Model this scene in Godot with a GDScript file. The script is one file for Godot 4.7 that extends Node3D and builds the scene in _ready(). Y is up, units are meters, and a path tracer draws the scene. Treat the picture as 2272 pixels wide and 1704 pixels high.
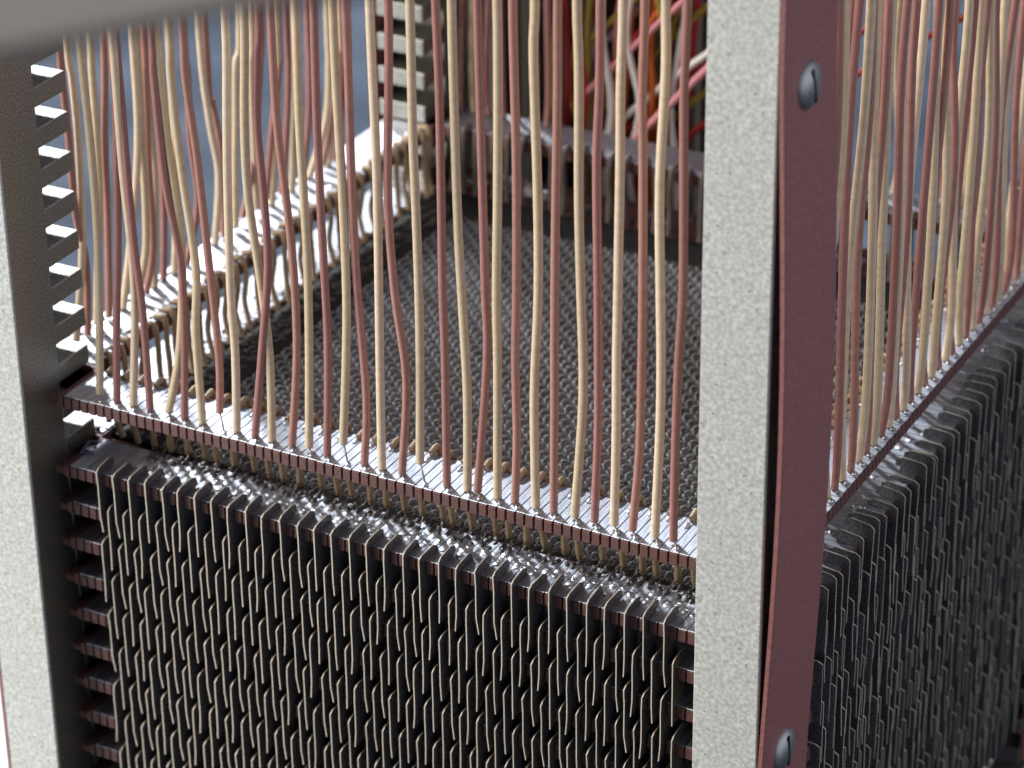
extends Node3D
# A square stack of wired boards held between slotted corner posts, seen from above one corner.
# All lengths below are in parts of the board's side (SIDE metres). x runs along the near edge,
# -z away from it, y up from the top of the uppermost board.

const SIDE := 0.14
const PITCH := 0.01165          # slit to slit along a board's edge
const FIRST_SLIT := 0.0862
const SLITS := 72
const LEVEL := 0.0505           # board to board
const TABLE_Y := -0.85

var rng := RandomNumberGenerator.new()
var mats := {}
var used := {}


class Shape:
	var v := PackedVector3Array()
	var n := PackedVector3Array()
	var f := PackedInt32Array()

	func tri(a: Vector3, b: Vector3, c: Vector3, na: Vector3, nb: Vector3, nc: Vector3) -> void:
		var k := v.size()
		if (b - a).cross(c - a).dot(na + nb + nc) > 0.0:
			v.append_array([a, c, b])
			n.append_array([na, nc, nb])
		else:
			v.append_array([a, b, c])
			n.append_array([na, nb, nc])
		f.append_array([k, k + 1, k + 2])

	func quad(a: Vector3, b: Vector3, c: Vector3, d: Vector3, na: Vector3) -> void:
		tri(a, b, c, na, na, na)
		tri(a, c, d, na, na, na)

	func box(lo: Vector3, hi: Vector3, bevel := 0.0) -> void:
		var mid := (lo + hi) / 2.0
		var half := (hi - lo) / 2.0
		if bevel <= 0.0:
			for axis in 3:
				var u := (axis + 1) % 3
				var w := (axis + 2) % 3
				for s in [-1.0, 1.0]:
					var p := []
					for q in [[-1, -1], [1, -1], [1, 1], [-1, 1]]:
						var c := Vector3.ZERO
						c[axis] = s * half[axis]
						c[u] = q[0] * half[u]
						c[w] = q[1] * half[w]
						p.append(mid + c)
					var na := Vector3.ZERO
					na[axis] = s
					quad(p[0], p[1], p[2], p[3], na)
			return
		var at := func(s: Vector3, axis: int) -> Vector3:
			var c := Vector3.ZERO
			for k in 3:
				c[k] = s[k] * (half[k] if k == axis else half[k] - bevel)
			return mid + c
		for axis in 3:
			var u := (axis + 1) % 3
			var w := (axis + 2) % 3
			for s in [-1.0, 1.0]:
				var p := []
				for q in [[-1, -1], [1, -1], [1, 1], [-1, 1]]:
					var c := Vector3.ZERO
					c[axis] = s
					c[u] = q[0]
					c[w] = q[1]
					p.append(at.call(c, axis))
				var na := Vector3.ZERO
				na[axis] = s
				quad(p[0], p[1], p[2], p[3], na)
				for t in [-1.0, 1.0]:
					var c1 := Vector3.ZERO
					c1[axis] = s
					c1[u] = t
					c1[w] = -1
					var c2 := c1
					c2[w] = 1
					var nb := Vector3.ZERO
					nb[axis] = s
					nb[u] = t
					quad(at.call(c1, axis), at.call(c2, axis), at.call(c2, u), at.call(c1, u), nb.normalized())
		for sx in [-1.0, 1.0]:
			for sy in [-1.0, 1.0]:
				for sz in [-1.0, 1.0]:
					var s := Vector3(sx, sy, sz)
					var nc := s.normalized()
					tri(at.call(s, 0), at.call(s, 1), at.call(s, 2), nc, nc, nc)

	func tube(path: Array, radius: float, sides := 8, grow := 0.0) -> void:
		var rings := []
		for k in path.size():
			var along: Vector3 = (path[mini(k + 1, path.size() - 1)] - path[maxi(k - 1, 0)]).normalized()
			var side := along.cross(Vector3(0.31, 0.12, 0.94)).normalized()
			if absf(along.dot(Vector3(0.31, 0.12, 0.94))) > 0.97:
				side = along.cross(Vector3(1, 0, 0)).normalized()
			var other := along.cross(side).normalized()
			var ring := []
			var r := radius * (1.0 + grow * sin(k * 2.1))
			for j in sides:
				var a := TAU * j / sides
				var out := side * cos(a) + other * sin(a)
				ring.append([path[k] + out * r, out])
			rings.append(ring)
		for k in rings.size() - 1:
			for j in sides:
				var a = rings[k][j]
				var b = rings[k][(j + 1) % sides]
				var c = rings[k + 1][(j + 1) % sides]
				var d = rings[k + 1][j]
				tri(a[0], b[0], c[0], a[1], b[1], c[1])
				tri(a[0], c[0], d[0], a[1], c[1], d[1])
		for end in [0, rings.size() - 1]:
			var out: Vector3 = (path[0] - path[1]).normalized() if end == 0 else (path[-1] - path[-2]).normalized()
			for j in sides:
				tri(path[end], rings[end][j][0], rings[end][(j + 1) % sides][0], out, out, out)

	func prism(outline: PackedVector2Array, u: Vector3, w: Vector3, along: Vector3, from: float, to: float) -> void:
		var ids := Geometry2D.triangulate_polygon(outline)
		var mid := Vector2.ZERO
		for p in outline:
			mid += p / outline.size()
		for k in range(0, ids.size(), 3):
			for e in [from, to]:
				var out := along * (1.0 if e == to else -1.0)
				var p := []
				for m in 3:
					var q := outline[ids[k + m]]
					p.append(u * q.x + w * q.y + along * e)
				tri(p[0], p[1], p[2], out, out, out)
		var turn := 0.0
		for k in outline.size():
			turn += outline[k].cross(outline[(k + 1) % outline.size()])
		for k in outline.size():
			var a := outline[k]
			var b := outline[(k + 1) % outline.size()]
			var e := (b - a).normalized() * signf(turn)
			var out := u * e.y - w * e.x
			var pa := u * a.x + w * a.y
			var pb := u * b.x + w * b.y
			quad(pa + along * from, pb + along * from, pb + along * to, pa + along * to, out)

	func ball(at: Vector3, r: Vector3, rows := 5, sides := 8, turn := 0.0) -> void:
		var grid := []
		var spin := Basis(Vector3.UP, turn)
		for k in rows + 1:
			var b := PI * k / rows
			var ring := []
			for j in sides:
				var a := TAU * j / sides
				var d := Vector3(sin(b) * cos(a), cos(b), sin(b) * sin(a))
				ring.append([at + spin * (d * r), spin * (d / r).normalized()])
			grid.append(ring)
		for k in rows:
			for j in sides:
				var a = grid[k][j]
				var b = grid[k][(j + 1) % sides]
				var c = grid[k + 1][(j + 1) % sides]
				var d = grid[k + 1][j]
				if k > 0:
					tri(a[0], b[0], c[0], a[1], b[1], c[1])
				if k < rows - 1:
					tri(a[0], c[0], d[0], a[1], c[1], d[1])

	func ring(big: float, small: float, around := 12, sides := 6) -> void:
		# a ring in the xy plane
		var at := func(j: int, k: int) -> Array:
			var a := TAU * j / around
			var b := TAU * k / sides
			var r := Vector3(cos(a), sin(a), 0)
			var out := r * cos(b) + Vector3(0, 0, 1) * sin(b)
			return [r * big + out * small, out]
		for j in around:
			for k in sides:
				var a = at.call(j, k)
				var b = at.call(j + 1, k)
				var c = at.call(j + 1, k + 1)
				var d = at.call(j, k + 1)
				tri(a[0], b[0], c[0], a[1], b[1], c[1])
				tri(a[0], c[0], d[0], a[1], c[1], d[1])

	func mesh(material: Material, onto: ArrayMesh = null) -> ArrayMesh:
		var points := PackedVector3Array()
		for p in v:
			points.append(p * SIDE)
		var arrays := []
		arrays.resize(Mesh.ARRAY_MAX)
		arrays[Mesh.ARRAY_VERTEX] = points
		arrays[Mesh.ARRAY_NORMAL] = n
		arrays[Mesh.ARRAY_INDEX] = f
		var m := onto if onto else ArrayMesh.new()
		m.add_surface_from_arrays(Mesh.PRIMITIVE_TRIANGLES, arrays)
		m.surface_set_material(m.get_surface_count() - 1, material)
		return m


func numbered(called: String) -> String:
	var k: int = used.get(called, 0)
	used[called] = k + 1
	return called if k == 0 else "%s_%03d" % [called, k]


func put(called: String, m: Mesh, parent: Node, at := Vector3.ZERO) -> MeshInstance3D:
	var o := MeshInstance3D.new()
	o.name = numbered(called) if parent == self else called
	o.mesh = m
	o.position = at * SIDE
	parent.add_child(o, true)
	return o


func thing(called: String, label: String, category: String, at := Vector3.ZERO, group := "") -> Node3D:
	var o := Node3D.new()
	o.name = numbered(called)
	o.position = at * SIDE
	add_child(o)
	tag(o, label, category, group)
	return o


func tag(o: Node, label: String, category: String, group := "") -> void:
	o.set_meta("label", label)
	o.set_meta("category", category)
	if group:
		o.set_meta("group", group)


func copy_of(o: Node3D, label: String, called := "") -> Node3D:
	var c: Node3D = o.duplicate()
	c.name = numbered(called if called else String(o.name).rstrip("_0123456789"))
	add_child(c)
	c.set_meta("label", label)
	return c


func ordinal(k: int) -> String:
	var small := ["first", "second", "third", "fourth", "fifth", "sixth", "seventh", "eighth", "ninth", "tenth", "eleventh", "twelfth", "thirteenth", "fourteenth", "fifteenth", "sixteenth", "seventeenth", "eighteenth", "nineteenth", "twentieth"]
	return small[k] if k < 20 else "twenty-" + small[k - 20]


func smooth(points: Array, per := 4) -> Array:
	var out := []
	for k in points.size() - 1:
		var a: Vector3 = points[maxi(k - 1, 0)]
		var b: Vector3 = points[k]
		var c: Vector3 = points[k + 1]
		var d: Vector3 = points[mini(k + 2, points.size() - 1)]
		for j in per:
			out.append(b.cubic_interpolate(c, a, d, float(j) / per))
	out.append(points[-1])
	return out


func noise_texture(size: Vector2i, frequency: float, low: Color, high: Color, seed_: int, full := Vector2i(512, 512), octaves := 3, power := 1.0) -> ImageTexture:
	var noise := FastNoiseLite.new()
	noise.seed = seed_
	noise.frequency = frequency
	noise.fractal_octaves = octaves
	var grey := noise.get_seamless_image(size.x, size.y)
	var im := Image.create(size.x, size.y, false, Image.FORMAT_RGBA8)
	for y in size.y:
		for x in size.x:
			im.set_pixel(x, y, low.lerp(high, pow(grey.get_pixel(x, y).r, power)))
	if full != size:
		im.resize(full.x, full.y, Image.INTERPOLATE_CUBIC)
	return ImageTexture.create_from_image(im)


func galvanised() -> ImageTexture:
	# crystal mottling with dark pits
	var patch := FastNoiseLite.new()
	patch.seed = 31
	patch.noise_type = FastNoiseLite.TYPE_CELLULAR
	patch.cellular_return_type = FastNoiseLite.RETURN_CELL_VALUE
	patch.frequency = 0.055
	patch.domain_warp_enabled = true
	var fine := FastNoiseLite.new()
	fine.seed = 32
	fine.frequency = 0.06
	fine.fractal_octaves = 5
	var pit := FastNoiseLite.new()
	pit.seed = 33
	pit.frequency = 0.045
	pit.fractal_octaves = 2
	var a := patch.get_seamless_image(512, 512)
	var b := fine.get_seamless_image(512, 512)
	var c := pit.get_seamless_image(512, 512)
	var im := Image.create(512, 512, false, Image.FORMAT_RGBA8)
	for y in 512:
		for x in 512:
			var g := 0.78 + 0.09 * (a.get_pixel(x, y).r - 0.5) + 0.24 * (b.get_pixel(x, y).r - 0.5)
			var deep := smoothstep(0.80, 0.92, c.get_pixel(x, y).r)
			g = lerpf(g, 0.45, deep * 0.7)
			im.set_pixel(x, y, Color(g, g * (0.995 + 0.01 * a.get_pixel(x, y).r), g * 0.985))
	return ImageTexture.create_from_image(im)


func bump_texture(size: Vector2i, frequency: float, seed_: int, depth: float, full := Vector2i(512, 512)) -> ImageTexture:
	var noise := FastNoiseLite.new()
	noise.seed = seed_
	noise.frequency = frequency
	noise.fractal_octaves = 3
	var im := noise.get_seamless_image(size.x, size.y)
	im.convert(Image.FORMAT_RGBA8)
	if full != size:
		im.resize(full.x, full.y, Image.INTERPOLATE_CUBIC)
	im.bump_map_to_normal_map(depth)
	return ImageTexture.create_from_image(im)


func plain(called: String, color: Color, rough: float, metal := 0.0, texture: Texture2D = null, tiles := 60.0, bump: Texture2D = null, depth := 0.5) -> StandardMaterial3D:
	var m := StandardMaterial3D.new()
	m.resource_name = called
	m.albedo_color = color
	m.roughness = rough
	m.metallic = metal
	if texture or bump:
		m.uv1_triplanar = true
		m.uv1_scale = Vector3.ONE * tiles
	if texture:
		m.albedo_texture = texture
	if bump:
		m.normal_enabled = true
		m.normal_texture = bump
		m.normal_scale = depth
	mats[called] = m
	return m


func _ready() -> void:
	rng.seed = 20240517
	# camera
	var camera := Camera3D.new()
	camera.name = "camera"
	add_child(camera)
	var lens := CameraAttributesPhysical.new()
	lens.frustum_focal_length = 93.49
	lens.frustum_near = 0.02
	lens.frustum_far = 60.0
	lens.frustum_focus_distance = 0.462
	lens.exposure_aperture = 26.0
	camera.attributes = lens
	camera.basis = Basis.from_euler(Vector3(-0.483968, 0.49126, -0.012119), EULER_ORDER_YXZ)
	camera.position = Vector3(2.03481, 1.65701, 2.51292) * SIDE
	camera.current = true

	# light: a small bright window high behind the stack, a broad dimmer one on the camera's side, a dim room
	var air := Environment.new()
	air.background_mode = Environment.BG_COLOR
	air.background_color = Color(0.34, 0.355, 0.42)
	air.background_energy_multiplier = 1.0
	air.tonemap_mode = Environment.TONE_MAPPER_LINEAR
	air.tonemap_exposure = 1.0
	air.sdfgi_enabled = true
	air.ssao_enabled = true
	air.ssil_enabled = true
	var around := WorldEnvironment.new()
	around.name = "world_environment"
	around.environment = air
	add_child(around)
	materials()
	window_light("far window", Vector3(-0.81, tan(deg_to_rad(36.0)), -0.59), 2.2, Vector2(0.17, 0.17), 7.6, Color(0.95, 0.98, 1.0), "small bright window far behind the stack")
	window_light("near window", Vector3(-0.82, tan(deg_to_rad(30.0)), 0.57), 2.0, Vector2(1.3, 1.2), 8.0, Color(1.0, 0.985, 0.955), "broad window on the slotted post's side of the stack")

	surroundings()
	posts()
	boards()
	near_and_side_wires()
	other_wires()
	back_block()


func window_light(called: String, towards: Vector3, far: float, size: Vector2, energy: float, color: Color, label: String) -> void:
	# a framed glowing pane with an area light of its size just in front, facing the stack
	var centre := Vector3(0.5, -0.1, -0.4) * SIDE
	var o := thing(called.replace(" ", "_"), label, "window")
	o.position = centre + towards.normalized() * far
	o.basis = Basis.looking_at(-towards.normalized())
	var half := size / 2.0 / SIDE
	var s := Shape.new()
	s.box(Vector3(-half.x, -half.y, 0.02), Vector3(half.x, half.y, 0.06))
	put("pane", s.mesh(mats[called]), o)
	s = Shape.new()
	var w := 0.35
	s.box(Vector3(-half.x - w, half.y, -0.1), Vector3(half.x + w, half.y + w, 0.3))
	s.box(Vector3(-half.x - w, -half.y - w, -0.1), Vector3(half.x + w, -half.y, 0.3))
	s.box(Vector3(-half.x - w, -half.y, -0.1), Vector3(-half.x, half.y, 0.3))
	s.box(Vector3(half.x, -half.y, -0.1), Vector3(half.x + w, half.y, 0.3))
	put("frame", s.mesh(mats.grey_plastic), o)
	var light := AreaLight3D.new()
	light.name = "light"
	light.area_size = size
	light.area_normalize_energy = true
	light.light_energy = energy
	light.light_color = color
	light.area_range = 8.0
	light.area_attenuation = 2.0
	light.shadow_enabled = true
	o.add_child(light, true)


func materials() -> void:
	var speck := noise_texture(Vector2i(256, 256), 0.09, Color(0.60, 0.60, 0.58), Color(1, 1, 1), 3, Vector2i(256, 256), 5)
	var speck_bump := bump_texture(Vector2i(256, 256), 0.08, 4, 3.0, Vector2i(256, 256))
	plain("post_metal", Color(0.78, 0.77, 0.74), 0.42, 1.0, speck, 90.0, speck_bump, 0.3)
	plain("post_paint", Color(0.87, 0.87, 0.855), 0.55, 0.0, galvanised(), 34.0)
	for kind in ["far window", "near window"]:
		var glow := plain(kind, Color(0.9, 0.92, 0.95), 0.4)
		glow.emission_enabled = true
		glow.emission = Color(0.95, 0.97, 1.0)
		glow.emission_energy_multiplier = 1.0
	var fibre := noise_texture(Vector2i(256, 256), 0.03, Color(0.80, 0.78, 0.78), Color(1, 1, 1), 5, Vector2i(256, 256))
	plain("bakelite", Color(0.56, 0.365, 0.35), 0.48, 0.0, fibre, 120.0)
	plain("board", Color(0.39, 0.25, 0.225), 0.6, 0.0, fibre, 160.0)
	var streak := noise_texture(Vector2i(512, 16), 0.22, Color(0.70, 0.71, 0.74), Color(1, 1, 1), 7)
	var streak_bump := bump_texture(Vector2i(512, 16), 0.25, 8, 6.0)
	plain("tin", Color(0.86, 0.87, 0.90), 0.49, 1.0, streak, 40.0, streak_bump, 0.10)
	var lumps := bump_texture(Vector2i(256, 256), 0.05, 12, 5.0, Vector2i(256, 256))
	plain("solder", Color(0.80, 0.81, 0.83), 0.34, 1.0, null, 260.0, lumps, 0.5)
	var dull := noise_texture(Vector2i(256, 256), 0.05, Color(0.55, 0.55, 0.56), Color(1, 1, 1), 13, Vector2i(256, 256))
	plain("flux", Color(0.36, 0.34, 0.33), 0.45, 0.7, null, 260.0, lumps, 0.6)
	plain("plate_edge", Color(0.78, 0.73, 0.66), 0.45, 0.3)
	plain("plate_metal", Color(0.56, 0.555, 0.56), 0.40, 0.7, dull, 120.0, lumps, 0.25)
	var cloth := noise_texture(Vector2i(256, 256), 0.07, Color(0.86, 0.86, 0.86), Color(1, 1, 1), 17, Vector2i(256, 256))
	var grime := noise_texture(Vector2i(256, 256), 0.035, Color(0.90, 0.89, 0.88), Color(1.03, 1.03, 1.03), 18, Vector2i(256, 256), 4, 0.6)
	for k in 4:
		var tone: float = [1.0, 0.97, 1.02, 0.94][k]
		plain("tan_plastic_%d" % k, Color(0.775 * tone, 0.695 * tone, [0.58, 0.57, 0.595, 0.575][k] * tone), 0.36 + 0.05 * k, 0.0, grime, 38.0 + 9.0 * k)
		plain("brown_plastic_%d" % k, Color(0.59 * tone, [0.41, 0.40, 0.42, 0.405][k] * tone, 0.375 * tone), 0.36 + 0.05 * k, 0.0, grime, 38.0 + 9.0 * k)
	plain("lead_plastic", Color(0.64, 0.54, 0.42), 0.5, 0.0, cloth, 110.0)
	plain("shaded_lead_plastic", Color(0.40, 0.365, 0.335), 0.5, 0.0, cloth, 110.0)  # greyer, darker copy for the far edge, its shade painted into the colour
	plain("bare_wire", Color(0.55, 0.53, 0.50), 0.35, 1.0)
	plain("ferrite", Color(0.50, 0.50, 0.51), 0.5, 0.0)
	plain("core_wire", Color(0.42, 0.36, 0.34), 0.4, 0.3)
	plain("black_strip", Color(0.09, 0.085, 0.085), 0.7)
	plain("screw_metal", Color(0.62, 0.62, 0.62), 0.5, 1.0, null, 200.0, lumps, 0.2)
	plain("cover_paint", Color(0.31, 0.28, 0.27), 0.6, 0.0, speck, 60.0)
	var table_look := noise_texture(Vector2i(256, 256), 0.02, Color(0.17, 0.20, 0.25), Color(0.29, 0.325, 0.38), 21, Vector2i(256, 256))
	plain("table_top", Color(1, 1, 1), 0.7, 0.0, table_look, 3.0).metallic_specular = 0.25
	plain("bounce_wall_paint", Color(0.83, 0.84, 0.89), 0.8)
	plain("paper", Color(0.90, 0.91, 0.92), 0.8)
	plain("block_plastic", Color(0.31, 0.27, 0.25), 0.5, 0.0, fibre, 60.0)
	plain("grey_plastic", Color(0.45, 0.44, 0.40), 0.5)
	plain("print_grey", Color(0.42, 0.45, 0.55), 0.6)
	plain("red_plastic", Color(0.60, 0.13, 0.15), 0.35)
	plain("yellow_plastic", Color(0.60, 0.52, 0.20), 0.35)
	plain("orange_plastic", Color(0.70, 0.34, 0.10), 0.35)
	plain("white_plastic", Color(0.85, 0.82, 0.80), 0.35)
	plain("pink_plastic", Color(0.80, 0.52, 0.54), 0.35)


func surroundings() -> void:
	var s := Shape.new()
	s.box(Vector3(-14, TABLE_Y - 0.2, -14), Vector3(12, TABLE_Y, 9))
	var table := put("table_surface", s.mesh(mats.table_top), self)
	table.set_meta("kind", "structure")
	s = Shape.new()
	s.box(Vector3(8.2, TABLE_Y, -12.0), Vector3(8.6, 11.0, 9.0))
	put("bounce_wall", s.mesh(mats.bounce_wall_paint), self).set_meta("kind", "structure")  # unseen pale wall, added to bounce window light onto the red-strip side
	s = Shape.new()
	s.box(Vector3(-1.05, 0, -1.8), Vector3(1.05, 0.004, 1.8))
	var paper := put("paper_sheet", s.mesh(mats.paper), self, Vector3(-0.95, TABLE_Y + 0.001, 1.30))
	tag(paper, "white paper sheet lying on the table beyond the lower end of the slotted post", "paper")


func posts() -> void:
	# a bar in front, comb teeth behind it, a red strip screwed along one side; local z grows outwards, x from the strip's side
	var bar := Shape.new()
	bar.box(Vector3(0, TABLE_Y + 0.002, -0.025), Vector3(0.0755, 0.80, 0.0462), 0.0010)
	var bar_mesh := bar.mesh(mats.post_metal)
	var face := Shape.new()
	face.box(Vector3(0, TABLE_Y + 0.002, 0.0464), Vector3(0.0755, 0.80, 0.05), 0.0012)
	var face_mesh := face.mesh(mats.post_paint)
	var tooth := Shape.new()
	tooth.box(Vector3(0, -0.0245, -0.0600), Vector3(0.0755, 0, 0.0006), 0.0012)
	var tooth_mesh := tooth.mesh(mats.post_metal)
	var strip_meshes := [strip_shape(1.0), strip_shape(-1.0)]
	# a domed screw head with a slot, its axis along x
	var head := Shape.new()
	var profile := [[0.0238, 0.0], [0.0243, 0.003], [0.0234, 0.0056], [0.0200, 0.0076], [0.013, 0.0088], [0.006, 0.0093]]
	var steps := 28
	for k in profile.size() - 1:
		for j in steps:
			var q := []
			for e in [[k, j], [k, j + 1], [k + 1, j + 1], [k + 1, j]]:
				var ang: float = TAU * e[1] / steps
				var r: float = profile[e[0]][0]
				q.append([Vector3(profile[e[0]][1], r * cos(ang), r * sin(ang)), Vector3(0.25 + 0.75 * e[0] / 5.0, (1.0 - 0.16 * e[0]) * cos(ang), (1.0 - 0.16 * e[0]) * sin(ang)).normalized()])
			head.tri(q[0][0], q[1][0], q[2][0], q[0][1], q[1][1], q[2][1])
			head.tri(q[0][0], q[2][0], q[3][0], q[0][1], q[2][1], q[3][1])
	for j in steps:
		var a := TAU * j / steps
		var b := TAU * (j + 1) / steps
		head.tri(Vector3(0.0093, 0, 0), Vector3(0.0093, 0.006 * cos(a), 0.006 * sin(a)), Vector3(0.0093, 0.006 * cos(b), 0.006 * sin(b)), Vector3.RIGHT, Vector3.RIGHT, Vector3.RIGHT)
	var head_mesh := head.mesh(mats.screw_metal)
	var slot := Shape.new()
	slot.box(Vector3(0.005, -0.0195, -0.0022), Vector3(0.0096, 0.0195, 0.0022))
	var slot_mesh := slot.mesh(mats.black_strip)

	var spots := [
		[Vector3(-0.01, 0, 0), 0.0, false, "slotted grey metal post with empty white-topped notches, between near and side edges"],
		[Vector3(0.9335, 0, 0), 0.0, true, "pale grey metal bar post with a bowed red-brown strip screwed on"],
		[Vector3(0.0655, 0, -1), PI, true, "slotted grey metal post at the back, behind the tan and brown wires"],
		[Vector3(1.009, 0, -1), PI, false, "grey corner post with red strip beyond the dense dark side plates"],
	]
	for spot in spots:
		var o := thing("corner_post", spot[3], "post", spot[0], "corner posts of the stack")
		o.rotation.y = spot[1]
		put("bar", bar_mesh, o)
		put("face_plate", face_mesh, o)
		var y := -0.0245 - LEVEL * 16
		while y < 0.78:
			put("comb_tooth", tooth_mesh, o, Vector3(0, y, -0.0256))
			y += LEVEL
		put("red_strip", strip_meshes[0] if spot[2] else strip_meshes[1], o, Vector3(0.0757, 0, 0) if spot[2] else Vector3(-0.0002, 0, 0))
		var sign := 1.0 if spot[2] else -1.0
		for h in [0.5606, -0.2169]:
			var sc := put("screw", head_mesh, o, Vector3(0.0757 + 0.0058 if spot[2] else -0.006, h, -0.006))
			sc.rotation.x = 0.3 if h > 0 else 0.1
			if sign < 0:
				sc.rotation.z = PI
			put("slot", slot_mesh, sc)


func strip_shape(way: float) -> ArrayMesh:
	var strip := Shape.new()
	var low := TABLE_Y + 0.05
	for k in 24:
		var span := []
		for j in [k, k + 1]:
			var y: float = lerpf(low, 0.78, j / 24.0)
			# bowed away from the bar between its two screws
			var bow := 0.0 if y > 0.60 or y < -0.26 else 0.0125 * pow(sin(PI * (0.60 - y) / 0.86), 1.2)
			span.append([y, bow])
		var a = span[0]
		var b = span[1]
		var t := 0.0058
		var cut := 0.0012
		var up := Vector3(b[1] - a[1], b[0] - a[0], 0).normalized()
		var out := Vector3(up.y * way, -up.x, 0)
		var p := func(e: Array, thick: float, z: float) -> Vector3: return Vector3((e[1] + thick) * way, e[0], z)
		strip.quad(p.call(a, t, -0.082 + cut), p.call(a, t, 0.05 - cut), p.call(b, t, 0.05 - cut), p.call(b, t, -0.082 + cut), out)
		strip.quad(p.call(a, 0, -0.082), p.call(a, 0, 0.05), p.call(b, 0, 0.05), p.call(b, 0, -0.082), -out)
		strip.quad(p.call(a, 0, 0.05), p.call(a, t - cut, 0.05), p.call(b, t - cut, 0.05), p.call(b, 0, 0.05), Vector3(0, 0, 1))
		strip.quad(p.call(a, 0, -0.082), p.call(a, t - cut, -0.082), p.call(b, t - cut, -0.082), p.call(b, 0, -0.082), Vector3(0, 0, -1))
		strip.quad(p.call(a, t - cut, 0.05), p.call(a, t, 0.05 - cut), p.call(b, t, 0.05 - cut), p.call(b, t - cut, 0.05), Vector3(way, 0, 1).normalized())
		strip.quad(p.call(a, t - cut, -0.082), p.call(a, t, -0.082 + cut), p.call(b, t, -0.082 + cut), p.call(b, t - cut, -0.082), Vector3(way, 0, -1).normalized())
		if k == 0:
			strip.quad(p.call(a, 0, -0.082), p.call(a, 0, 0.05), p.call(a, t, 0.05), p.call(a, t, -0.082), Vector3.DOWN)
		if k == 23:
			strip.quad(p.call(b, 0, -0.082), p.call(b, 0, 0.05), p.call(b, t, 0.05), p.call(b, t, -0.082), Vector3.UP)
	return strip.mesh(mats.bakelite)


func rail_frames() -> Array:
	# the four edges of a board, in the order near, side with the red strip, far, side with the slotted post: local x runs along the edge, z outwards
	return [
		Transform3D(Basis.IDENTITY, Vector3.ZERO),
		Transform3D(Basis(Vector3.UP, PI / 2), Vector3(1, 0, 0) * SIDE),
		Transform3D(Basis(Vector3.UP, PI), Vector3(1, 0, -1) * SIDE),
		Transform3D(Basis(Vector3.UP, -PI / 2), Vector3(0, 0, -1) * SIDE),
	]


func slit_at(k: int) -> float:
	return FIRST_SLIT + PITCH * k


func rail_mesh() -> ArrayMesh:
	# one edge of a board, its rim cut by slits
	var s := Shape.new()
	var lo := -0.016
	var hi := -0.0012
	s.box(Vector3(0.0785, lo, -0.078), Vector3(0.9215, hi, -0.024))
	var from := 0.0785
	for k in SLITS + 1:
		var to: float = slit_at(k) - 0.0011 if k < SLITS else 0.9215
		s.box(Vector3(from, lo, -0.024), Vector3(to, hi, 0), 0.0005)
		from = to + 0.0022
	# the ends, notched for the posts
	s.box(Vector3(0.002, lo + 0.001, -0.078), Vector3(0.0785, -0.0068, -0.0275))
	s.box(Vector3(0.9215, lo + 0.001, -0.078), Vector3(0.998, -0.0068, -0.0275))
	return s.mesh(mats.board)


func plate_mesh(bend: float, droop: float, raised: float, faces: Material, rim: Material) -> ArrayMesh:
	# a flat strip on edge: soldered along the board above, hanging down past the board below; its cut rim is bare
	var outline := PackedVector2Array([
		Vector2(0.0100, -0.0735), Vector2(0.0103, -0.0520), Vector2(0.0101, -0.0310), Vector2(0.0104, -0.0100), Vector2(0.0104, 0.0105 * raised), Vector2(0.0050, 0.0150 * raised), Vector2(-0.0190, 0.0175 * raised), Vector2(-0.0275, 0.0120 * raised), Vector2(-0.0290, 0.0010), Vector2(-0.0225, 0.0006), Vector2(-0.0228, -0.0300), Vector2(-0.0230, -0.0710)])
	var body := Shape.new()
	body.prism(outline, Vector3(0, 0, 1), Vector3(0, 1, 0), Vector3(1, 0, 0), -0.00062, 0.00062)
	var cut := Shape.new()
	for k in 6:
		var a := outline[k]
		var b := outline[k + 1]
		var out := Vector2(b.y - a.y, a.x - b.x).normalized()
		var m := [a, b, b + out * 0.0004, a + out * 0.0004]
		cut.prism(PackedVector2Array(m), Vector3(0, 0, 1), Vector3(0, 1, 0), Vector3(1, 0, 0), -0.00064, 0.00064)
	var mesh: ArrayMesh = null
	for s in [body, cut]:
		for k in s.v.size():
			var p: Vector3 = s.v[k]
			var deep := clampf(-p.y / 0.07, 0.0, 1.0)
			p.x += bend * (deep * deep + 0.35 * sin(deep * 7.0)) + droop * (p.z + 0.02)
			s.v[k] = p
	mesh = body.mesh(faces)
	return cut.mesh(rim, mesh)


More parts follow.
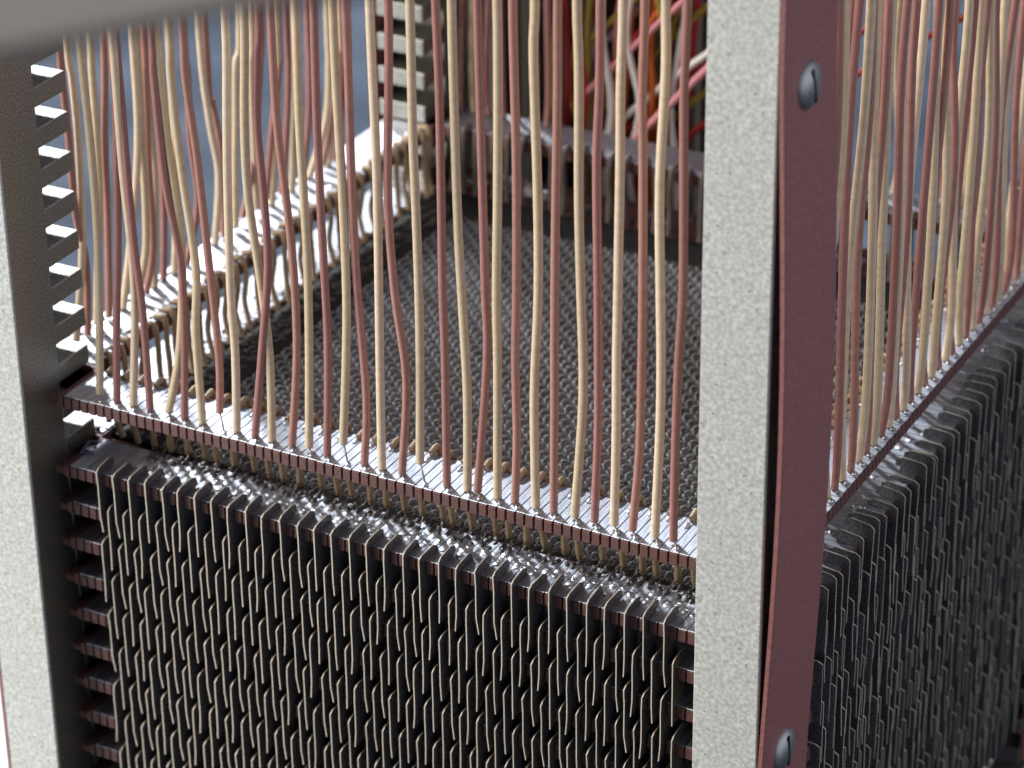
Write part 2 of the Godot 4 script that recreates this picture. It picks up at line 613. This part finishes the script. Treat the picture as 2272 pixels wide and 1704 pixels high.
func boards() -> void:
	var board_edge := rail_mesh()
	var pieces := []
	for k in 4:
		var s := Shape.new()
		s.box(Vector3(-0.00548, -0.0012, -0.0745), Vector3(0.00548, 0.0, -0.0016), 0.0004)
		for p in s.v.size():
			s.v[p].y += [0.0, 0.0003, -0.0001, 0.0002][k]
		pieces.append(s.mesh(mats.tin))
	var leads := []
	var shaded_leads := []
	for k in 5:
		var s := Shape.new()
		var w := 0.0013 * (k - 2)
		var out := 0.006 * sin(k * 1.9)
		s.tube(smooth([Vector3(0, 0.0030, -0.0665), Vector3(0, 0.0052, -0.0750), Vector3(w * 0.3, 0.0044, -0.0808), Vector3(w * 0.5, -0.0040, -0.0832), Vector3(w, -0.024, -0.0835 - out * 0.2), Vector3(w * 1.5, -0.056, -0.0825 + out * 0.5), Vector3(w * 1.2, -0.084, -0.0850), Vector3(w, -0.0940, -0.0875)], 4), 0.0041, 8, 0.05)
		leads.append(s.mesh(mats.lead_plastic))
		shaded_leads.append(s.mesh(mats.shaded_lead_plastic))  # same leads with the far edge's shade in their colour
	var dab := Shape.new()
	dab.ball(Vector3(0, 0.0002, -0.0600), Vector3(0.0036, 0.0026, 0.0070))
	var dab_mesh := dab.mesh(mats.solder)
	var plates := []
	var bends := [[0.0, 0.0], [0.0022, 0.03], [-0.0020, -0.02], [0.0010, -0.03], [0.0030, 0.01], [-0.0010, 0.02]]
	for b in bends:
		plates.append(plate_mesh(b[0], b[1], 0.78, mats.plate_metal, mats.plate_edge))
	var frames := rail_frames()

	# the uppermost board: bare tinned strips, a wire on every second one, a short lead from its inner edge to the board below
	var top := thing("terminal_board", "uppermost square red-brown board ringed with bright tinned strips and soldered wires", "circuit board")
	for e in 4:
		var rail := put("rail", board_edge, top)
		rail.transform = frames[e]
		for k in SLITS - 1:
			put("tinned_strip", pieces[rng.randi() % 4], rail, Vector3(slit_at(k) + PITCH / 2, 0, rng.randf_range(-0.0006, 0.0006)))
			if k % 2 == 1:
				var x := slit_at(k) + PITCH * 0.5 + rng.randf_range(-0.002, 0.002)
				put("short_lead", (shaded_leads if e == 2 else leads)[rng.randi() % 5], rail, Vector3(x, rng.randf_range(-0.0012, 0.0012), rng.randf_range(-0.004, 0.003)))
				put("solder_dab", dab_mesh, rail, Vector3(x + rng.randf_range(-0.001, 0.001), 0, rng.randf_range(-0.005, 0.003)))

	# the boards below
	var core := Shape.new()
	core.ring(0.0046, 0.00145, 12, 6)
	var core_mesh := core.mesh(mats.ferrite)
	var net := Shape.new()
	for k in 64:
		var c := 0.15 + PITCH * (k + 0.5)
		for w in [-0.0022, 0.0022]:
			net.tube([Vector3(c + w, 0.0004, -0.094), Vector3(c - w, -0.0006, -0.48), Vector3(c + w, 0.0004, -0.862)], 0.00055, 5)
			net.tube([Vector3(0.142, -0.0012, -(c + w) + 0.05), Vector3(0.5, 0.0006, -(c - w) + 0.05), Vector3(0.908, -0.0012, -(c + w) + 0.05)], 0.00055, 5)
	var net_mesh := net.mesh(mats.core_wire)
	var names := ["second", "third", "fourth", "fifth", "sixth", "seventh", "eighth", "ninth", "tenth", "eleventh", "twelfth", "thirteenth"]
	for level in 12:
		var y := -0.0945 - LEVEL * level
		var o := thing("memory_board", "%s board from the top of the stack, dark plates hanging from its slits" % names[level], "circuit board", Vector3(0, y, 0), "boards below the uppermost one")
		var mid := Node3D.new()
		for e in 4:
			var rail := put("rail", board_edge, o)
			rail.transform = frames[e]
			if e == 0 and level < 3 or e == 3 and level == 0:
				for k in SLITS - 1:
					put("tinned_strip", pieces[rng.randi() % 4], rail, Vector3(slit_at(k) + PITCH / 2, 0, 0))
			elif e < 2:
				var s := Shape.new()
				for k in SLITS - 1:
					s.box(Vector3(slit_at(k) + 0.0008, -0.0012, -0.0745), Vector3(slit_at(k + 1) - 0.0008, 0, -0.0016))
				put("tinned_strips", s.mesh(mats.tin), rail).set_meta("kind", "stuff")
			if level == 0:
				var s := Shape.new()
				var messy := Shape.new()
				for k in SLITS - 1:
					if e == 0 and k < 6:
						continue
					var x := slit_at(k) + PITCH / 2
					for z in [-0.031, -0.040, -0.049]:
						if rng.randf() < (0.9 if e == 0 else 0.15):
							s.ball(Vector3(x + rng.randf_range(-0.0010, 0.0010), 0.0002, z + rng.randf_range(-0.003, 0.003)), Vector3(rng.randf_range(0.0044, 0.0056), rng.randf_range(0.0010, 0.0021), rng.randf_range(0.0042, 0.0060)), 6, 9, rng.randf_range(-0.25, 0.25))
					for z in [-0.060, -0.068, -0.076]:
						if rng.randf() < (0.85 if e == 0 else 0.4):
							messy.ball(Vector3(x + rng.randf_range(-0.003, 0.003), 0.0006, z + rng.randf_range(-0.004, 0.004)), Vector3(rng.randf_range(0.0024, 0.0042), rng.randf_range(0.0016, 0.0042), rng.randf_range(0.0030, 0.0058)), 5, 7, rng.randf_range(-0.8, 0.8))
					if rng.randf() < 0.6:
						messy.tube([Vector3(x, 0.002, -0.060), Vector3(x + rng.randf_range(-0.004, 0.004), 0.007, -0.074), Vector3(x + rng.randf_range(-0.006, 0.006), 0.002, -0.093)], 0.0011, 5)
				put("solder_lumps", s.mesh(mats.solder), rail).set_meta("kind", "stuff")
				put("flux_lumps", messy.mesh(mats.flux), rail).set_meta("kind", "stuff")
			if e == 0:
				for k in range(4 + level % 2, SLITS - 2, 2):
					var t := put("hanging_plate", plates[rng.randi() % 6], rail, Vector3(slit_at(k), rng.randf_range(-0.0025, 0.0025), rng.randf_range(-0.0008, 0.0008)))
					t.rotation.y = rng.randf_range(-0.05, 0.05)
			elif e == 1:
				var many := MultiMesh.new()
				many.transform_format = MultiMesh.TRANSFORM_3D
				many.mesh = plates[level % 6]
				var ks := range(4 + level % 2, SLITS - 2, 2)
				many.instance_count = ks.size()
				for j in ks.size():
					var turn := Basis(Vector3.UP, rng.randf_range(-0.16, 0.16)) * Basis(Vector3.BACK, rng.randf_range(-0.05, 0.05))
					many.set_instance_transform(j, Transform3D(turn, Vector3(slit_at(ks[j]), rng.randf_range(-0.009, 0.006), rng.randf_range(-0.003, 0.003)) * SIDE))
				var mm := MultiMeshInstance3D.new()
				mm.name = "hanging_plates"
				mm.multimesh = many
				mm.set_meta("kind", "stuff")
				rail.add_child(mm, true)
		mid.free()
		# the woven mat of ring cores, inside a dark inner border
		var inner := Shape.new()
		inner.box(Vector3(0.078, -0.020, -0.088), Vector3(0.922, -0.013, -0.0785))
		inner.box(Vector3(0.078, -0.014, -0.9215), Vector3(0.922, -0.006, -0.855))
		inner.box(Vector3(0.0785, -0.014, -0.855), Vector3(0.1465, -0.006, -0.10))
		inner.box(Vector3(0.905, -0.014, -0.855), Vector3(0.9215, -0.006, -0.10))
		put("inner_border", inner.mesh(mats.black_strip), o)
		if level < 3:
			put("mat_wires", net_mesh, o, Vector3(0, -0.0065, 0)).set_meta("kind", "stuff")
			var many := MultiMesh.new()
			many.transform_format = MultiMesh.TRANSFORM_3D
			many.mesh = core_mesh
			many.instance_count = 64 * 64
			for i in 64:
				for j in 64:
					var turn := PI / 4 if (i + j) % 2 == 0 else -PI / 4
					var b := Basis(Vector3.UP, turn + rng.randf_range(-0.15, 0.15)) * Basis(Vector3.RIGHT, rng.randf_range(-0.3, 0.3))
					many.set_instance_transform(i * 64 + j, Transform3D(b, Vector3(0.15 + PITCH * (i + 0.5), -0.0065 + rng.randf_range(-0.0006, 0.0006), -0.10 - PITCH * (j + 0.5)) * SIDE))
			var mm := MultiMeshInstance3D.new()
			mm.name = "core_mat"
			mm.multimesh = many
			mm.set_meta("kind", "stuff")
			o.add_child(mm, true)
		if level == 0:
			# solder and stray wire ends on the border under the side edge
			var s := Shape.new()
			for k in 66:
				var z := -0.10 - PITCH * (k + rng.randf_range(0.2, 0.8))
				for x in [0.099, 0.113, 0.128]:
					if rng.randf() < 0.8:
						s.ball(Vector3(x + rng.randf_range(-0.004, 0.004), -0.0045, z), Vector3(rng.randf_range(0.005, 0.010), rng.randf_range(0.002, 0.0045), rng.randf_range(0.002, 0.0036)), 5, 7, rng.randf_range(0.2, 1.0))
			put("solder_lumps", s.mesh(mats.flux), o).set_meta("kind", "stuff")
			var pad := Shape.new()
			pad.ball(Vector3(0.0835, 0.0004, -0.048), Vector3(0.0062, 0.0008, 0.0062), 6, 20)
			put("round_pad", pad.mesh(mats.paper), o)
			var letter := TextMesh.new()
			letter.text = "E"
			letter.font_size = 64
			letter.pixel_size = 0.0085 * SIDE / 64.0
			letter.depth = 0.0006 * SIDE
			letter.material = mats.print_grey
			var font := SystemFont.new()
			font.font_names = PackedStringArray(["Droid Sans"])
			letter.font = font
			var e_mark := MeshInstance3D.new()
			e_mark.name = "letter"
			e_mark.mesh = letter
			e_mark.position = Vector3(0.0835, 0.0014, -0.048) * SIDE
			e_mark.rotation = Vector3(-PI / 2, 0.3, 0)
			o.add_child(e_mark, true)


func wire(kind: String, points: Array, foot: Vector3, label: String, group: String, thick := 0.005) -> void:
	# an insulated wire and, below its cut end, the bare core that reaches the strip
	var base: Vector3 = points[0]
	var local := []
	for p in points:
		local.append(p - base)
	var o := thing("insulated_wire", label, "wire", base, group)
	var s := Shape.new()
	s.tube(smooth(local, 4), thick, 10)
	put("insulation", s.mesh(mats["%s_plastic_%d" % [kind, rng.randi() % 4]]), o)
	s = Shape.new()
	var end := foot - base
	s.tube(smooth([Vector3(0, 0.002, 0), Vector3(0.0005, -0.0015, 0), end * 0.55 + Vector3(0, 0.001, 0), end, end + Vector3(end.x, 0, end.z) * 0.35], 3), 0.0012, 6)
	put("bare_end", s.mesh(mats.bare_wire), o)
	s = Shape.new()
	s.ball(end, Vector3(rng.randf_range(0.0026, 0.0040), rng.randf_range(0.0012, 0.0022), rng.randf_range(0.0030, 0.0050)), 5, 8, rng.randf() * 3.0)
	put("solder_bead", s.mesh(mats.solder), o)


func parse(path: String) -> Array:
	var out := []
	for pair in path.split(" "):
		var xy := pair.split(",")
		out.append(Vector2(xy[0].to_float(), xy[1].to_float()) / 1000.0)
	return out


func near_and_side_wires() -> void:
	# how each wire runs, read along its length: sideways and upwards in thousandths
	var near_paths := [
		["tan", "128,6 140,135 146,234 146,337 142,454"],
		["brown", "152,-2 160,98 170,207 175,288 182,385 182,469"],
		["tan", "175,1 186,124 189,211 187,306 188,447"],
		["brown", "199,2 201,128 196,212 193,307 191,387 189,470"],
		["tan", "225,4 247,96 257,225 248,356 244,479"],
		["brown", "247,1 255,125 257,214 245,302 240,426 241,479"],
		["tan", "272,1 273,121 278,203 266,321 259,430 261,489"],
		["brown", "297,10 299,95 292,231 287,341 280,433 282,493"],
		["tan", "319,0 324,102 324,182 329,319 333,406 337,510"],
		["brown", "344,1 361,114 374,224 372,312 368,399 374,480 379,518"],
		["tan", "367,0 368,112 361,214 353,308 355,397 363,522"],
		["brown", "394,2 408,121 410,224 404,318 396,405 394,530"],
		["tan", "417,5 423,125 425,227 424,307 423,410 426,541"],
		["brown", "441,1 447,144 447,274 448,404 450,489 451,551"],
		["tan", "463,4 473,127 477,213 476,324 472,482 471,554"],
		["brown", "490,1 495,86 488,216 486,326 488,475 489,557"],
		["tan", "513,0 514,91 518,222 521,332 521,418 519,562"],
		["brown", "539,2 550,122 538,226 532,335 537,484 539,566"],
		["tan", "563,8 565,148 566,233 566,342 566,426 568,570"],
		["brown", "597,0 599,156 599,240 600,359 600,474 597,575"],
		["tan", "623,2 626,117 622,206 617,309 615,436 615,578"],
		["brown", "636,3 649,168 649,251 649,348 649,442 648,583"],
		["tan", "661,2 665,172 665,254 668,383 669,507 668,587"],
		["brown", "683,2 686,86 684,176 686,259 688,387 688,490 688,590"],
		["tan", "709,3 707,136 714,265 715,392 712,534 714,594"],
		["brown", "731,2 734,121 734,209 735,354 737,499 737,598"],
		["tan", "757,3 766,151 763,276 761,381 762,524 761,602"],
		["brown", "781,3 785,110 786,199 786,280 784,426 786,508 786,606"],
		["tan", "805,5 808,116 807,204 807,285 808,431 808,512 811,610"],
		["brown", "827,4 833,100 835,211 836,292 836,436 835,517 837,614"],
		["tan", "854,3 859,129 860,216 858,296 855,420 859,541 857,618"],
		["brown", "876,4 877,111 878,221 881,301 880,405 879,524 882,622"],
	]
	var side_paths := [
		["tan", "-124,2 -145,93 -154,169 -160,262 -161,335 -160,384"],
		["brown", "-148,-2 -154,94 -144,165 -146,268 -145,381"],
		["tan", "-169,7 -184,94 -199,168 -203,246 -203,336 -202,385"],
		["brown", "-195,4 -208,87 -213,162 -216,241 -227,377"],
		["tan", "-225,-4 -248,65 -269,148 -280,216 -284,274 -287,348"],
		["tan", "-253,-5 -277,53 -285,116 -290,213 -296,286 -300,352"],
		["brown", "-276,-2 -295,59 -302,179 -311,281 -316,338"],
		["tan", "-295,-1 -315,139 -316,203 -322,336"],
		["brown", "-316,2 -332,97 -334,239 -339,330"],
		["tan", "-341,-1 -353,70 -358,175 -360,322"],
		["brown", "-368,-5 -400,77 -392,170 -398,258 -399,309"],
		["tan", "-437,2 -453,94 -443,173 -435,298"],
		["brown", "-459,4 -467,116 -454,199 -448,225"],
		["tan", "-487,6 -498,86 -503,147 -508,229 -520,286"],
		["brown", "-505,12 -536,74 -548,133 -562,210 -572,268"],
		["tan", "-540,12 -538,107 -542,217 -552,275"],
		["brown", "-564,15 -589,119 -615,190 -620,243"],
		["tan", "-577,0 -596,84 -614,173 -614,266"],
		["brown", "-602,8 -622,67 -635,165 -635,265"],
		["tan", "-628,1 -637,63 -651,214"],
		["brown", "-656,5 -674,87 -684,166 -688,243"],
		["tan", "-673,2 -723,70 -740,146 -743,219"],
		["brown", "-711,8 -762,119 -772,209"],
		["tan", "-725,1 -770,135 -769,210"],
		["brown", "-744,3 -779,132 -786,205"],
	]
	var counts := {"tan": 0, "brown": 0}
	for k in near_paths.size():
		var kind: String = near_paths[k][0]
		var pts := []
		var flat := parse(near_paths[k][1])
		var cut: float = 0.021 if k in [7, 14, 18] else 0.0013
		for j in flat.size():
			var y: float = maxf(flat[j].y, cut) if j == 0 else flat[j].y
			pts.append(Vector3(flat[j].x, y, -0.0175 + (0.003 * sin(j * 0.7 + k * 2.3) if j > 0 else 0.0)))
		var last: Vector3 = pts[-1]
		pts.append(Vector3(last.x + rng.randf_range(-0.004, 0.004), 0.72, last.z))
		var label := "%s wire on top board's near edge, %s of its colour from the slotted post" % [kind, ordinal(counts[kind])]
		counts[kind] += 1
		wire(kind, pts, Vector3(flat[0].x + (0.011 if cut > 0.01 else 0.008), 0.0013, -0.0175 + 0.009), label, "wires rising from the near edge", 0.0050 if kind == "tan" else 0.0047)
	counts = {"tan": 0, "brown": 0}
	for k in side_paths.size():
		var kind: String = side_paths[k][0]
		var pts := []
		var flat := parse(side_paths[k][1])
		for j in flat.size():
			var y: float = maxf(flat[j].y, 0.0013) if j == 0 else flat[j].y
			pts.append(Vector3(0.0185 + (0.003 * sin(j * 0.8 + k * 1.3) if j > 0 else 0.0), y, flat[j].x))
		var last: Vector3 = pts[-1]
		pts.append(Vector3(last.x, maxf(last.y + 0.15, 0.66), last.z - 0.004))
		var label := "%s wire on the edge between slotted posts, %s of its colour from the nearer" % [kind, ordinal(counts[kind])]
		counts[kind] += 1
		wire(kind, pts, Vector3(0.010, 0.0013, flat[0].x + 0.004), label, "wires rising between the slotted posts", 0.0050 if kind == "tan" else 0.0047)


func other_wires() -> void:
	# beside the red strip
	var counts := {"tan": 0, "brown": 0}
	for k in 33:
		var kind: String = "brown" if k % 2 == 0 else "tan"
		var z := -0.158 - 0.0233 * k + rng.randf_range(-0.002, 0.002)
		var x := 0.986
		var pts := [Vector3(x, 0.0013, z)]
		var lean := rng.randf_range(-0.012, 0.012)
		var y := 0.07
		while y < 0.75:
			pts.append(Vector3(x + rng.randf_range(-0.006, 0.006), y, z + lean * y / 0.5 + rng.randf_range(-0.006, 0.006)))
			y += 0.19
		var label := "%s wire on the edge beside the red strip, %s of its colour behind it" % [kind, ordinal(counts[kind])]
		counts[kind] += 1
		wire(kind, pts, Vector3(0.993, 0.0013, z + 0.006), label, "wires rising beside the red strip", 0.0050 if kind == "tan" else 0.0047)
	# far edge
	counts = {"tan": 0, "brown": 0}
	var places := [0.085, 0.108, 0.131, 0.155, 0.178, 0.202, 0.225]
	for k in 17:
		places.append(0.515 + 0.0236 * k)
	for k in places.size():
		var kind: String = "brown" if k % 2 == 0 or k in [3, 5] else "tan"
		var x: float = places[k]
		var pts := [Vector3(x, 0.0013, -0.984)]
		var y := 0.06
		while y < 0.5:
			pts.append(Vector3(x + rng.randf_range(-0.006, 0.006), y, -0.984 + rng.randf_range(-0.006, 0.006)))
			y += 0.16
		var label := "%s wire on top board's far edge, %s of its colour from the back post" % [kind, ordinal(counts[kind])]
		counts[kind] += 1
		wire(kind, pts, Vector3(x - 0.004, 0.0013, -0.991), label, "wires rising from the far edge", 0.0050 if kind == "tan" else 0.0047)


func back_block() -> void:
	var s := Shape.new()
	s.box(Vector3(0, 0, -0.08), Vector3(0.44, 0.60, 0), 0.004)
	var block := thing("terminal_block", "dark brown terminal block behind the far edge, in front of which coloured wires fan out", "connector", Vector3(-0.02, -0.34, -1.13))
	put("body", s.mesh(mats.block_plastic), block)
	for k in 8:
		var c := Shape.new()
		c.box(Vector3(-0.009, 0, 0), Vector3(0.009, 0.46, 0.02), 0.002)
		put("contact_bar", c.mesh(mats.grey_plastic), block, Vector3(0.04 + 0.053 * k, 0.09, -0.002))
	# coloured wires: some climb, some climb a little and then slant up towards the pale bar post
	var order := ["yellow", "red", "white", "orange", "yellow", "red", "yellow", "red", "orange", "pink", "yellow", "white", "red"]
	var counts := {}
	for k in 50:
		var kind: String = order[(k * 5 + k / 13) % 13]
		var z := -1.050 - 0.014 * (k % 5) + rng.randf_range(-0.004, 0.004)
		var slanting := k >= 22
		var pts := []
		if slanting:
			# straight, rising away from the back post
			var x := 0.235 + rng.randf_range(-0.02, 0.13)
			var y := -0.16 + 0.024 * (k - 22) + rng.randf_range(-0.012, 0.012)
			var slope := rng.randf_range(0.66, 1.0)
			for j in 6:
				pts.append(Vector3(x + 0.13 * j, y + 0.13 * slope * j + 0.05 * (1.0 - pow(0.3, float(j))) + rng.randf_range(-0.008, 0.008), z + rng.randf_range(-0.008, 0.008)))
		else:
			var x := 0.205 + 0.0085 * k + rng.randf_range(-0.005, 0.005)
			var lean := rng.randf_range(-0.02, 0.10)
			for j in 7:
				pts.append(Vector3(x + rng.randf_range(-0.010, 0.010) + lean * j * j / 36.0, -0.17 + 0.10 * j, z + rng.randf_range(-0.008, 0.008)))
		var base: Vector3 = pts[0]
		var local := []
		for p in pts:
			local.append(p - base)
		var number: int = counts.get([kind, slanting], 0)
		counts[[kind, slanting]] = number + 1
		var w := Shape.new()
		w.tube(smooth(local, 5), rng.randf_range(0.0040, 0.0056), 9)
		var o := put("coloured_wire", w.mesh(mats[kind + "_plastic"]), self, base)
		tag(o, "%s wire %s behind the far edge, %s of its colour from the back post" % [kind, "slanting up" if slanting else "climbing", ordinal(number)], "wire", "coloured wires behind the far edge")
	# the out-of-focus cover edge above the slotted post
	var c := Shape.new()
	c.box(Vector3(-0.32, 0, -0.012), Vector3(0.2, 0.12, 0.012), 0.003)
	c.box(Vector3(-0.32, 0.108, -0.13), Vector3(0.2, 0.12, -0.0125), 0.003)
	var cover := put("cover_bracket", c.mesh(mats.cover_paint), self)
	tag(cover, "blurred grey metal cover edge above the slotted post", "bracket")
	cover.transform = Transform3D(Basis(Vector3(0.9353, 0.3356, 0.1124), Vector3(-0.2712, 0.8836, -0.3817), Vector3(-0.2274, 0.3265, 0.9174)), Vector3(1.2831, 1.1677, 1.4643) * SIDE)
